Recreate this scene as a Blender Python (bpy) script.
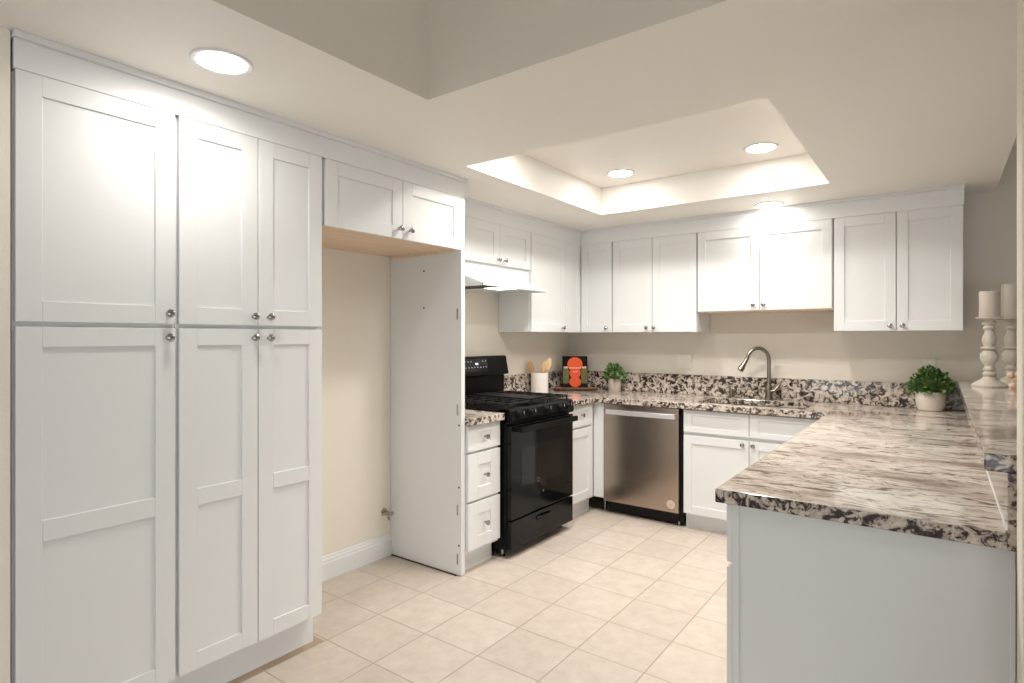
import bpy, bmesh, math, random
from mathutils import Vector, Matrix

for o in list(bpy.data.objects):
    bpy.data.objects.remove(o, do_unlink=True)
S = bpy.context.scene
C = S.collection
PI = math.pi

# ---------------------------------------------------------------- camera
cam_data = bpy.data.cameras.new('camera')
cam = bpy.data.objects.new('camera', cam_data)
C.objects.link(cam)
cam_data.sensor_width = 36.0
cam_data.lens = 585.237 / 1024 * 36.0
cam_data.shift_y = -(341.5 - 337.125) / 1024
cam_data.clip_start = 0.02
cam.location = (2.8423, -4.7664, 1.3865)
cam.rotation_euler = (PI / 2, 0, 0.6333)
S.camera = cam

# ---------------------------------------------------------------- world / exposure
W = bpy.data.worlds.new('world')
S.world = W
W.use_nodes = True
bg = W.node_tree.nodes['Background']
bg.inputs[0].default_value = (0.93, 0.97, 1.0, 1)
bg.inputs[1].default_value = 1.35
S.view_settings.view_transform = 'Standard'
S.view_settings.look = 'None'
S.view_settings.gamma = 1.0
S.view_settings.use_curve_mapping = False
S.view_settings.exposure = 1.12
LENS = 24.0        # look of the recessed lamps' lenses
LAMP = 5.2        # watts of each recessed lamp
SPREAD = 136      # beam of each recessed lamp, degrees

# ---------------------------------------------------------------- materials
def new_mat(name):
    m = bpy.data.materials.new(name)
    m.use_nodes = True
    nt = m.node_tree
    return m, nt, nt.nodes['Principled BSDF']

def nd(nt, typ, **kw):
    n = nt.nodes.new(typ)
    for k, v in kw.items():
        setattr(n, k, v)
    return n

def simple(name, col, rough=0.5, metal=0.0, bump=0.0, bscale=60, var=0.0, vscale=8, coat=0.0, spec=None):
    m, nt, b = new_mat(name)
    b.inputs['Base Color'].default_value = (*col, 1)
    b.inputs['Roughness'].default_value = rough
    b.inputs['Metallic'].default_value = metal
    if spec is not None:
        b.inputs['Specular IOR Level'].default_value = spec
    if coat:
        b.inputs['Coat Weight'].default_value = coat
        b.inputs['Coat Roughness'].default_value = 0.05
    tc = nd(nt, 'ShaderNodeTexCoord')
    if var:
        n = nd(nt, 'ShaderNodeTexNoise'); n.inputs['Scale'].default_value = vscale; n.inputs['Detail'].default_value = 5
        nt.links.new(tc.outputs['Object'], n.inputs['Vector'])
        r = nd(nt, 'ShaderNodeMixRGB'); r.blend_type = 'MIX'
        r.inputs[1].default_value = (*[c * (1 - var) for c in col], 1)
        r.inputs[2].default_value = (*[min(1, c * (1 + var)) for c in col], 1)
        nt.links.new(n.outputs[0], r.inputs[0]); nt.links.new(r.outputs[0], b.inputs['Base Color'])
    if bump:
        n = nd(nt, 'ShaderNodeTexNoise'); n.inputs['Scale'].default_value = bscale; n.inputs['Detail'].default_value = 4
        nt.links.new(tc.outputs['Object'], n.inputs['Vector'])
        bp = nd(nt, 'ShaderNodeBump'); bp.inputs['Strength'].default_value = bump; bp.inputs['Distance'].default_value = 0.004
        nt.links.new(n.outputs[0], bp.inputs['Height']); nt.links.new(bp.outputs[0], b.inputs['Normal'])
    return m

def ramp(nt, stops):
    r = nd(nt, 'ShaderNodeValToRGB')
    e = r.color_ramp.elements
    while len(e) < len(stops):
        e.new(0.5)
    for i, (p, c) in enumerate(stops):
        e[i].position = p; e[i].color = (*c, 1)
    return r

def granite():
    m, nt, b = new_mat('granite')
    L = nt.links.new
    g = nd(nt, 'ShaderNodeNewGeometry')
    # blotchy cut on the edges and splash
    def noise(scale, detail, rough, dist, vec):
        n = nd(nt, 'ShaderNodeTexNoise'); n.inputs['Scale'].default_value = scale; n.inputs['Detail'].default_value = detail
        n.inputs['Roughness'].default_value = rough; n.inputs['Distortion'].default_value = dist
        L(vec, n.inputs['Vector']); return n.outputs[0]
    def mul(a, b, f=1.0):
        x = nd(nt, 'ShaderNodeMixRGB'); x.blend_type = 'MULTIPLY'; x.inputs[0].default_value = f
        L(a, x.inputs[1]); L(b, x.inputs[2]); return x.outputs[0]
    pos = g.outputs['Position']
    r1 = ramp(nt, [(0.0, (0.020, 0.015, 0.014)), (0.435, (0.040, 0.031, 0.029)), (0.47, (0.15, 0.115, 0.10)), (0.508, (0.52, 0.45, 0.39)), (0.58, (0.66, 0.59, 0.52)), (1, (0.76, 0.71, 0.65))])
    L(noise(31, 7, 0.66, 0.8, pos), r1.inputs[0])
    r2 = ramp(nt, [(0.0, (0.62, 0.58, 0.56)), (0.42, (0.80, 0.76, 0.73)), (0.52, (1, 1, 1)), (1, (1, 1, 1))])
    L(noise(60, 4, 0.6, 0.3, pos), r2.inputs[0])
    side = mul(r1.outputs[0], r2.outputs[0])
    # drawn-out veins on the polished tops
    mp = nd(nt, 'ShaderNodeMapping'); mp.inputs['Rotation'].default_value = (0, 0, 0.12); mp.inputs['Scale'].default_value = (8.0, 20, 10)
    L(pos, mp.inputs['Vector'])
    r3 = ramp(nt, [(0.0, (0.04, 0.034, 0.03)), (0.35, (0.06, 0.048, 0.042)), (0.41, (0.19, 0.155, 0.13)), (0.45, (0.44, 0.38, 0.33)), (0.50, (0.63, 0.57, 0.51)), (0.66, (0.72, 0.67, 0.61)), (1, (0.78, 0.75, 0.71))])
    L(noise(1.0, 9, 0.72, 2.0, mp.outputs[0]), r3.inputs[0])
    mp2 = nd(nt, 'ShaderNodeMapping'); mp2.inputs['Rotation'].default_value = (0, 0, 0.3); mp2.inputs['Scale'].default_value = (1.6, 4.5, 3)
    L(pos, mp2.inputs['Vector'])
    r4 = ramp(nt, [(0.32, (0.42, 0.37, 0.34)), (0.46, (0.84, 0.81, 0.79)), (0.56, (1, 1, 1))])
    L(noise(1.0, 4, 0.55, 0.6, mp2.outputs[0]), r4.inputs[0])
    top = mul(r3.outputs[0], r4.outputs[0])
    sx = nd(nt, 'ShaderNodeSeparateXYZ'); L(g.outputs['Normal'], sx.inputs[0])
    gt = nd(nt, 'ShaderNodeMath', operation='GREATER_THAN'); gt.inputs[1].default_value = 0.7; L(sx.outputs[2], gt.inputs[0])
    mm = nd(nt, 'ShaderNodeMixRGB'); L(gt.outputs[0], mm.inputs[0]); L(side, mm.inputs[1]); L(top, mm.inputs[2])
    L(mm.outputs[0], b.inputs['Base Color'])
    b.inputs['Roughness'].default_value = 0.09
    return m

def tile_floor():
    m, nt, b = new_mat('floor_tile')
    L = nt.links.new
    g = nd(nt, 'ShaderNodeNewGeometry')
    sp = nd(nt, 'ShaderNodeSeparateXYZ'); L(g.outputs['Position'], sp.inputs[0])
    def axis(i, off, per):
        a = nd(nt, 'ShaderNodeMath', operation='SUBTRACT'); L(sp.outputs[i], a.inputs[0]); a.inputs[1].default_value = off
        d = nd(nt, 'ShaderNodeMath', operation='DIVIDE'); L(a.outputs[0], d.inputs[0]); d.inputs[1].default_value = per
        f = nd(nt, 'ShaderNodeMath', operation='FRACT'); L(d.outputs[0], f.inputs[0])
        fl = nd(nt, 'ShaderNodeMath', operation='FLOOR'); L(d.outputs[0], fl.inputs[0])
        s = nd(nt, 'ShaderNodeMath', operation='SUBTRACT'); s.inputs[0].default_value = 0.5; L(f.outputs[0], s.inputs[1])
        ab = nd(nt, 'ShaderNodeMath', operation='ABSOLUTE'); L(s.outputs[0], ab.inputs[0])
        return ab, fl
    ax, fx = axis(0, 0.255, 0.3195)
    ay, fy = axis(1, -2.19, 0.3065)
    mxm = nd(nt, 'ShaderNodeMath', operation='MAXIMUM'); L(ax.outputs[0], mxm.inputs[0]); L(ay.outputs[0], mxm.inputs[1])
    gr = nd(nt, 'ShaderNodeMapRange'); gr.inputs[1].default_value = 0.487; gr.inputs[2].default_value = 0.4925; L(mxm.outputs[0], gr.inputs[0])
    cv = nd(nt, 'ShaderNodeCombineXYZ'); L(fx.outputs[0], cv.inputs[0]); L(fy.outputs[0], cv.inputs[1])
    wn = nd(nt, 'ShaderNodeTexWhiteNoise'); L(cv.outputs[0], wn.inputs['Vector'])
    n = nd(nt, 'ShaderNodeTexNoise'); n.inputs['Scale'].default_value = 13; n.inputs['Detail'].default_value = 8; n.inputs['Roughness'].default_value = 0.65
    L(g.outputs['Position'], n.inputs['Vector'])
    r = ramp(nt, [(0.25, (0.50, 0.425, 0.36)), (0.5, (0.57, 0.495, 0.425)), (0.75, (0.63, 0.56, 0.49))])
    L(n.outputs[0], r.inputs[0])
    tv = nd(nt, 'ShaderNodeMapRange'); tv.inputs[3].default_value = 0.93; tv.inputs[4].default_value = 1.03; L(wn.outputs[0], tv.inputs[0])
    hs = nd(nt, 'ShaderNodeHueSaturation'); L(r.outputs[0], hs.inputs['Color']); L(tv.outputs[0], hs.inputs['Value'])
    # narrow cut strip of tan stone along the tall cabinets
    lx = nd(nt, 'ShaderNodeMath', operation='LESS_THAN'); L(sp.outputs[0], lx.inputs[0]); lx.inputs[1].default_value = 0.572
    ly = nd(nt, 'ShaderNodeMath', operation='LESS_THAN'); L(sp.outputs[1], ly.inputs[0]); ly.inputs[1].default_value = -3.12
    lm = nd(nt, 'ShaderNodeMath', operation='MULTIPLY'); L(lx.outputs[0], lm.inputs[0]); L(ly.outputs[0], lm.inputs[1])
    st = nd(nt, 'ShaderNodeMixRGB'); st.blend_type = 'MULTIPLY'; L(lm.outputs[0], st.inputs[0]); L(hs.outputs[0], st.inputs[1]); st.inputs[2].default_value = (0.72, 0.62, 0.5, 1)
    gm = nd(nt, 'ShaderNodeMixRGB'); L(gr.outputs[0], gm.inputs[0]); L(st.outputs[0], gm.inputs[1]); gm.inputs[2].default_value = (0.40, 0.33, 0.26, 1)
    L(gm.outputs[0], b.inputs['Base Color'])
    rr = nd(nt, 'ShaderNodeMapRange'); rr.inputs[3].default_value = 0.32; rr.inputs[4].default_value = 0.5; L(n.outputs[0], rr.inputs[0])
    L(rr.outputs[0], b.inputs['Roughness'])
    bp = nd(nt, 'ShaderNodeBump'); bp.inputs['Strength'].default_value = 0.5; bp.inputs['Distance'].default_value = 0.003; bp.invert = True
    L(gr.outputs[0], bp.inputs['Height']); L(bp.outputs[0], b.inputs['Normal'])
    return m

def leaf_mat():
    m, nt, b = new_mat('leaf_green')
    g = nd(nt, 'ShaderNodeNewGeometry')
    r = ramp(nt, [(0.0, (0.03, 0.085, 0.022)), (0.4, (0.07, 0.17, 0.045)), (0.75, (0.15, 0.27, 0.07)), (1.0, (0.36, 0.46, 0.20))])
    nt.links.new(g.outputs['Random Per Island'], r.inputs[0]); nt.links.new(r.outputs[0], b.inputs['Base Color'])
    b.inputs['Roughness'].default_value = 0.45
    return m

def brushed(name, col, rough, axis_scale, amt=0.12):
    m, nt, b = new_mat(name)
    L = nt.links.new
    tc = nd(nt, 'ShaderNodeTexCoord')
    mp = nd(nt, 'ShaderNodeMapping'); mp.inputs['Scale'].default_value = axis_scale
    L(tc.outputs['Object'], mp.inputs[0])
    n = nd(nt, 'ShaderNodeTexNoise'); n.inputs['Scale'].default_value = 1; n.inputs['Detail'].default_value = 3
    L(mp.outputs[0], n.inputs['Vector'])
    mr = nd(nt, 'ShaderNodeMapRange'); mr.inputs[3].default_value = rough - amt / 2; mr.inputs[4].default_value = rough + amt / 2
    L(n.outputs[0], mr.inputs[0]); L(mr.outputs[0], b.inputs['Roughness'])
    b.inputs['Base Color'].default_value = (*col, 1)
    b.inputs['Metallic'].default_value = 1.0
    b.inputs['Anisotropic'].default_value = 0.6
    return m

def wood(name, c1, c2, scale=(6, 60, 60), rough=0.5):
    m, nt, b = new_mat(name)
    L = nt.links.new
    tc = nd(nt, 'ShaderNodeTexCoord')
    mp = nd(nt, 'ShaderNodeMapping'); mp.inputs['Scale'].default_value = scale
    L(tc.outputs['Object'], mp.inputs[0])
    n = nd(nt, 'ShaderNodeTexNoise'); n.inputs['Scale'].default_value = 1; n.inputs['Detail'].default_value = 4; n.inputs['Distortion'].default_value = 0.6
    L(mp.outputs[0], n.inputs['Vector'])
    r = ramp(nt, [(0.3, c1), (0.7, c2)])
    L(n.outputs[0], r.inputs[0]); L(r.outputs[0], b.inputs['Base Color'])
    b.inputs['Roughness'].default_value = rough
    return m

def emit(name, col, strength):
    m, nt, b = new_mat(name)
    b.inputs['Base Color'].default_value = (*col, 1)
    b.inputs['Emission Color'].default_value = (*col, 1)
    b.inputs['Emission Strength'].default_value = strength
    return m

M = dict(
    white=simple('white_paint', (0.775, 0.786, 0.782), 0.38, bump=0.03, bscale=90),
    whitetrim=simple('white_trim_paint', (0.785, 0.797, 0.795), 0.42),
    wall=simple('cream_wall_paint', (0.84, 0.785, 0.69), 0.7, bump=0.25, bscale=120),
    wallshade=simple('shaded_wall_paint', (0.725, 0.675, 0.595), 0.7, bump=0.25, bscale=120),  # wall paint darkened: shade put into the colour of dimmer faces
    ceil=simple('cream_ceiling_paint', (0.90, 0.868, 0.81), 0.55, bump=0.35, bscale=110),
    granite=granite(), floor=tile_floor(),
    chrome=simple('satin_nickel', (0.40, 0.39, 0.385), 0.14, 1.0),
    nickel=simple('brushed_nickel', (0.30, 0.265, 0.225), 0.3, 1.0, var=0.05),
    steel=brushed('stainless_steel', (0.42, 0.35, 0.295), 0.22, (3, 3, 240)),
    steelbright=brushed('bright_steel', (0.93, 0.91, 0.90), 0.42, (2, 2, 200)),
    sink=brushed('sink_steel', (0.42, 0.41, 0.40), 0.35, (60, 4, 60)),
    black=simple('black_enamel', (0.004, 0.004, 0.0045), 0.28, var=0.2, spec=0.14),
    blackglass=simple('black_glass', (0.005, 0.005, 0.0055), 0.07, var=0.1, spec=0.2),
    windowglass=simple('oven_window_glass', (0.010, 0.009, 0.009), 0.06, var=0.1, spec=0.3),
    blackmatte=simple('black_iron', (0.010, 0.010, 0.011), 0.5, bump=0.2, bscale=200, spec=0.3),
    blackplastic=simple('black_plastic', (0.005, 0.005, 0.006), 0.45, var=0.1, spec=0.25),
    ply=wood('maple_ply', (0.74, 0.55, 0.38), (0.82, 0.65, 0.48), (40, 3, 10)),
    woodfloor=wood('brown_wood_floor', (0.10, 0.06, 0.035), (0.19, 0.12, 0.07), (30, 3, 10), 0.4),
    spoon=wood('beech_wood', (0.62, 0.36, 0.15), (0.76, 0.50, 0.25), (40, 40, 6)),
    palespoon=wood('pale_beech_wood', (0.76, 0.54, 0.30), (0.84, 0.66, 0.42), (40, 40, 6)),
    board=wood('acacia_wood', (0.18, 0.075, 0.03), (0.42, 0.21, 0.09), (5, 50, 50)),
    bark=wood('bark', (0.05, 0.025, 0.012), (0.14, 0.07, 0.03), (60, 60, 60), 0.8),
    crock=simple('white_ceramic', (0.78, 0.73, 0.68), 0.35, var=0.05, vscale=30),
    pot=simple('cream_ceramic', (0.76, 0.69, 0.60), 0.5, var=0.06, vscale=20),
    clay=simple('grey_cement', (0.60, 0.53, 0.45), 0.8, var=0.12, vscale=60, bump=0.3),
    leaf=leaf_mat(),
    stem=simple('stem_green', (0.12, 0.20, 0.06), 0.6),
    soil=simple('soil', (0.05, 0.035, 0.025), 0.9, bump=0.5),
    wax=simple('ivory_wax', (0.62, 0.55, 0.47), 0.5, var=0.03),
    wick=simple('wick', (0.05, 0.04, 0.035), 0.9),
    washwood=simple('whitewashed_wood', (0.58, 0.53, 0.46), 0.65, var=0.3, vscale=40, bump=0.3),
    peach=simple('peach_wood', (0.76, 0.52, 0.38), 0.55, var=0.08),
    plate=simple('switch_plate', (0.78, 0.73, 0.65), 0.4),
    slot=simple('slot_dark', (0.05, 0.05, 0.05), 0.6),
    brass=simple('valve_metal', (0.50, 0.40, 0.26), 0.3, 1.0),
    bookblack=simple('book_cover', (0.003, 0.003, 0.003), 0.6, spec=0.2),
    paper=simple('paper', (0.75, 0.70, 0.6), 0.8),
    orange=simple('orange_print', (0.78, 0.085, 0.01), 0.4, var=0.12, vscale=60),
    olive=simple('green_print', (0.11, 0.105, 0.02), 0.5, var=0.7, vscale=45),
    lidprint=simple('lid_print', (0.62, 0.50, 0.32), 0.4),
    ink=simple('white_ink', (0.85, 0.82, 0.78), 0.5),
    sticker=simple('sticker_print', (0.72, 0.55, 0.46), 0.5),
    stickerink=simple('sticker_ink', (0.45, 0.28, 0.22), 0.5),
    dirt=simple('dark_gap', (0.06, 0.045, 0.035), 0.9, var=0.4, vscale=40),
    lens=emit('lamp_lens', (1.0, 0.96, 0.91), LENS),
    hoodlens=emit('hood_lens', (1.0, 0.94, 0.84), 3.0),
    display=emit('lit_display', (0.85, 0.93, 1.0), 0.8),
    icon=emit('panel_icons', (0.6, 0.62, 0.65), 0.1),
)

# ---------------------------------------------------------------- mesh helpers
OFF = {}

class MB:
    def __init__(s):
        s.bm = bmesh.new()
    def box(s, a, b):
        x0, x1 = sorted((a[0], b[0])); y0, y1 = sorted((a[1], b[1])); z0, z1 = sorted((a[2], b[2]))
        v = [s.bm.verts.new(p) for p in ((x0, y0, z0), (x1, y0, z0), (x1, y1, z0), (x0, y1, z0), (x0, y0, z1), (x1, y0, z1), (x1, y1, z1), (x0, y1, z1))]
        for f in ((0, 3, 2, 1), (4, 5, 6, 7), (0, 1, 5, 4), (1, 2, 6, 5), (2, 3, 7, 6), (3, 0, 4, 7)):
            s.bm.faces.new([v[i] for i in f])
        return s
    def prism(s, pts, vec):
        """pts: closed 3-D outline, extruded by vec"""
        vec = Vector(vec)
        a = [s.bm.verts.new(p) for p in pts]
        b = [s.bm.verts.new(Vector(p) + vec) for p in pts]
        n = len(pts)
        s.bm.faces.new(a[::-1]); s.bm.faces.new(b)
        for i in range(n):
            s.bm.faces.new((a[i], a[(i + 1) % n], b[(i + 1) % n], b[i]))
        return s
    def lathe(s, prof, o, axis=(0, 0, 1), seg=24, caps=True):
        ax = Vector(axis).normalized()
        t = Vector((1, 0, 0)) if abs(ax.x) < 0.9 else Vector((0, 1, 0))
        u = ax.cross(t).normalized(); w = ax.cross(u)
        o = Vector(o); rings = []
        for r, h in prof:
            if r < 1e-6:
                rings.append([s.bm.verts.new(o + ax * h)])
            else:
                rings.append([s.bm.verts.new(o + ax * h + (u * math.cos(2 * PI * k / seg) + w * math.sin(2 * PI * k / seg)) * r) for k in range(seg)])
        for A, B in zip(rings, rings[1:]):
            if len(A) == 1 and len(B) == 1:
                continue
            for k in range(seg):
                k2 = (k + 1) % seg
                if len(A) == 1: s.bm.faces.new((A[0], B[k2], B[k]))
                elif len(B) == 1: s.bm.faces.new((A[k], A[k2], B[0]))
                else: s.bm.faces.new((A[k], A[k2], B[k2], B[k]))
        if not caps: return s
        if len(rings[0]) > 1: s.bm.faces.new(rings[0][::-1])
        if len(rings[-1]) > 1: s.bm.faces.new(rings[-1])
        return s
    def tube(s, path, rad, seg=14):
        path = [Vector(p) for p in path]
        if not isinstance(rad, (list, tuple)): rad = [rad] * len(path)
        rings = []; up = None
        for i, p in enumerate(path):
            d = (path[min(i + 1, len(path) - 1)] - path[max(i - 1, 0)]).normalized()
            if up is None:
                t = Vector((0, 0, 1)) if abs(d.z) < 0.9 else Vector((1, 0, 0))
                up = d.cross(t).normalized()
            up = (up - d * up.dot(d)).normalized()
            w = d.cross(up)
            rings.append([s.bm.verts.new(p + (up * math.cos(2 * PI * k / seg) + w * math.sin(2 * PI * k / seg)) * rad[i]) for k in range(seg)])
        for A, B in zip(rings, rings[1:]):
            for k in range(seg):
                s.bm.faces.new((A[k], A[(k + 1) % seg], B[(k + 1) % seg], B[k]))
        s.bm.faces.new(rings[0][::-1]); s.bm.faces.new(rings[-1])
        return s
    def ball(s, c, r, sc=(1, 1, 1), seg=16, rot=None):
        mt = Matrix.Translation(c) @ (rot.to_4x4() if rot else Matrix()) @ Matrix.Diagonal((*[r * k for k in sc], 1))
        bmesh.ops.create_uvsphere(s.bm, u_segments=seg, v_segments=seg // 2 + 2, radius=1, matrix=mt)
        return s
    def grid(s, xs, ys, zs, inside):
        """solid made of the cells of a rectilinear grid"""
        V = {}
        def v(i, j, k):
            if (i, j, k) not in V: V[(i, j, k)] = s.bm.verts.new((xs[i], ys[j], zs[k]))
            return V[(i, j, k)]
        nx, ny, nz = len(xs) - 1, len(ys) - 1, len(zs) - 1
        I = lambda i, j, k: 0 <= i < nx and 0 <= j < ny and 0 <= k < nz and inside((xs[i] + xs[i + 1]) / 2, (ys[j] + ys[j + 1]) / 2, (zs[k] + zs[k + 1]) / 2)
        for i in range(nx):
            for j in range(ny):
                for k in range(nz):
                    if not I(i, j, k): continue
                    if not I(i - 1, j, k): s.bm.faces.new((v(i, j, k), v(i, j, k + 1), v(i, j + 1, k + 1), v(i, j + 1, k)))
                    if not I(i + 1, j, k): s.bm.faces.new((v(i + 1, j, k), v(i + 1, j + 1, k), v(i + 1, j + 1, k + 1), v(i + 1, j, k + 1)))
                    if not I(i, j - 1, k): s.bm.faces.new((v(i, j, k), v(i + 1, j, k), v(i + 1, j, k + 1), v(i, j, k + 1)))
                    if not I(i, j + 1, k): s.bm.faces.new((v(i, j + 1, k), v(i, j + 1, k + 1), v(i + 1, j + 1, k + 1), v(i + 1, j + 1, k)))
                    if not I(i, j, k - 1): s.bm.faces.new((v(i, j, k), v(i, j + 1, k), v(i + 1, j + 1, k), v(i + 1, j, k)))
                    if not I(i, j, k + 1): s.bm.faces.new((v(i, j, k + 1), v(i + 1, j, k + 1), v(i + 1, j + 1, k + 1), v(i, j + 1, k + 1)))
        bmesh.ops.dissolve_limit(s.bm, angle_limit=0.01, verts=s.bm.verts[:], edges=s.bm.edges[:])
        return s
    def build(s, name, mat, parent=None, bevel=0.0, smooth=False, label=None, fix=True):
        if fix: bmesh.ops.recalc_face_normals(s.bm, faces=s.bm.faces[:])
        if parent is None:
            xs = [v.co for v in s.bm.verts]
            off = Vector(((min(p.x for p in xs) + max(p.x for p in xs)) / 2, (min(p.y for p in xs) + max(p.y for p in xs)) / 2, min(p.z for p in xs)))
        else:
            off = OFF[parent.name]
        bmesh.ops.translate(s.bm, verts=s.bm.verts[:], vec=-off)
        me = bpy.data.meshes.new(name)
        s.bm.to_mesh(me); s.bm.free()
        me.materials.append(mat)
        if smooth:
            for p in me.polygons: p.use_smooth = True
            me.set_sharp_from_angle(angle=math.radians(38))
        o = bpy.data.objects.new(name, me)
        C.objects.link(o)
        if parent is None: o.location = off
        else: o.parent = parent
        OFF[o.name] = off
        if bevel:
            bv = o.modifiers.new('bevel', 'BEVEL'); bv.width = bevel; bv.segments = 2
            bv.limit_method = 'ANGLE'; bv.angle_limit = math.radians(40)
        if label: o['label'] = label
        return o

def tag(o, label, cat, group=None):
    o['label'] = label; o['category'] = cat
    if group: o['group'] = group
    return o

def thing(name, label, cat, loc, group=None):
    o = bpy.data.objects.new(name, None); C.objects.link(o)
    o.location = loc; OFF[o.name] = Vector(loc); o.empty_display_size = 0.05
    return tag(o, label, cat, group)

def struct(mb, name, mat, **kw):
    o = mb.build(name, mat, **kw); o['kind'] = 'structure'
    return o

# ================================================================= SETTING
H = 2.306            # lowered ceiling
HT = 2.508           # lid of the light tray
HU = 2.95            # upper ceiling
P, A, B = 0.599, 0.317, 0.622     # door faces: tall / wall / base cabinets

struct(MB().grid([-0.15, 3.06, 6.6], [-8.5, -4.63, 0.15], [-0.1, 0.0], lambda x, y, z: x < 3.06 and y > -4.63), 'floor', M['floor'])
struct(MB().grid([-0.15, 3.06, 6.6], [-8.5, -4.63, 0.15], [-0.1, 0.0], lambda x, y, z: x > 3.06 or y < -4.63), 'floor', M['woodfloor'])  # unseen floor beyond the kitchen, made dark to cut bounce light
struct(MB().box((-0.15, 0, 0), (6.6, 0.15, HU)), 'wall_back', M['wallshade'])
struct(MB().box((-0.15, -8.5, 0), (0, 0, HU)), 'wall_left', M['wall'])
struct(MB().box((0.0, -4.30, 0), (0.596, -4.243, H)), 'wall_front', M['wall'])
struct(MB().box((2.985, -3.06, 0), (3.6, -2.945, H)), 'wall_right', M['wall'], bevel=0.006)
TX0, TX1, TY0, TY1 = 0.777, 2.303, -2.374, -0.822
def in_ceiling(x, y, z):
    if x > 3.117: return False
    if x > 1.237 and y < -3.13: return False
    if z < HT and TX0 < x < TX1 and TY0 < y < TY1: return False
    return True
struct(MB().grid([0.0, TX0, 1.237, TX1, 3.117], [-8.5, -3.13, TY0, TY1, 0.0], [H, HT, HU], in_ceiling), 'ceiling', M['ceil'])
soffit = bpy.data.objects['ceiling'].data          # upright sides facing the next room: shade put into their wall colour
soffit.materials.append(M['wallshade'])
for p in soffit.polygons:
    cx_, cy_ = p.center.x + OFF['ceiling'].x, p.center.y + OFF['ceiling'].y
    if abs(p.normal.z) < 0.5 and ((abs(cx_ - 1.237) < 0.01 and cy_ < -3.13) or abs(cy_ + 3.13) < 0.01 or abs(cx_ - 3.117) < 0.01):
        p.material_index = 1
struct(MB().box((-0.15, -8.5, HU), (6.6, 0.15, HU + 0.1)), 'ceiling', M['ceil'])

# unseen room behind the camera: walls added, headers set low to block daylight
struct(MB().grid([6.45, 6.6], [-8.5, -7.6, -3.5, 0.0], [0.0, 1.3, HU], lambda x, y, z: z > 1.3 or y < -7.6 or y > -3.5), 'wall_east_unseen', M['wall'])
struct(MB().grid([0.0, 0.7, 5.8, 6.45], [-8.5, -8.35], [0.0, 1.3, HU], lambda x, y, z: z > 1.3 or x < 0.7 or x > 5.8), 'wall_south_unseen', M['wall'])

# crown boards over the cabinets
t = MB(); t.box((P - 0.022, -4.237, 2.1955), (P + 0.003, -2.178, 2.286)); t.box((P - 0.022, -4.240, 2.286), (P + 0.020, -2.172, H))
struct(t, 'trim_1', M['whitetrim'], bevel=0.002)
t = MB(); t.box((A - 0.022, -2.178, 2.1845), (A + 0.003, -A, 2.288)); t.box((A - 0.022, -2.178, 2.288), (A + 0.014, -A, H))
struct(t, 'trim_2', M['whitetrim'], bevel=0.002)
t = MB(); t.box((A, -A - 0.003, 2.1845), (2.952, -A + 0.022, 2.288)); t.box((A, -A - 0.014, 2.288), (2.956, -A + 0.022, H))
t.box((2.925, -A + 0.022, 2.186), (2.952, 0, H))
struct(t, 'trim_3', M['whitetrim'], bevel=0.002)
# baseboard in the refrigerator alcove
t = MB(); pr = [(0, 0), (0.016, 0), (0.016, 0.095), (0.012, 0.104), (0.012, 0.112), (0.007, 0.124), (0.005, 0.134), (0, 0.136)]
t.prism([(x, -3.13, z) for x, z in pr], (0, 0.917, 0))
struct(t, 'baseboard_left', M['whitetrim'])

# ================================================================= CABINETS
def mapper(facing):
    if facing == 'x': return lambda u, d, z: (d, u, z)
    if facing == 'y': return lambda u, d, z: (u, -d, z)

OUT = {'x': (1, 0, 0), 'y': (0, -1, 0)}

def knob(door, facing, u, d, z):
    m = mapper(facing)
    k = MB().lathe([(0.0075, 0), (0.0075, 0.003), (0.005, 0.006), (0.005, 0.013), (0.010, 0.016), (0.0145, 0.020), (0.0155, 0.024), (0.014, 0.028), (0.009, 0.031), (0, 0.032)], m(u, d, z), OUT[facing], 20)
    k.build('knob', M['chrome'], door, smooth=True, label='round satin nickel knob')

def shaker(root, kind, facing, u0, u1, z0, z1, face, stile=0.066, rail=0.064, mid=None, knobs=(), thick=0.02, rec=0.007):
    m = mapper(facing); b = MB()
    back = face - thick
    bx = lambda a0, a1, c0, c1, f: b.box(m(a0, back, c0), m(a1, f, c1))
    bx(u0, u0 + stile, z0, z1, face); bx(u1 - stile, u1, z0, z1, face)
    bx(u0 + stile, u1 - stile, z0, z0 + rail, face); bx(u0 + stile, u1 - stile, z1 - rail, z1, face)
    if mid: bx(u0 + stile, u1 - stile, mid[0], mid[1], face)
    bx(u0 + stile * 0.5, u1 - stile * 0.5, z0 + rail * 0.5, z1 - rail * 0.5, face - rec)
    d = b.build(kind, M['white'], root, bevel=0.0014)
    for (ku, kz) in knobs: knob(d, facing, ku, face, kz)
    return d

def carcass(root, facing, u0, u1, z0, z1, front, back=0.003, name='body', mat='white'):
    m = mapper(facing)
    return MB().box(m(u0, back, z0), m(u1, front, z1)).build(name, M[mat], root, bevel=0.001)

def toe(root, facing, u0, u1, front, z1):
    m = mapper(facing)
    MB().box(m(u0, 0.06, 0.0), m(u1, front, z1)).build('toe_kick', M['white'], root)

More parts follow.
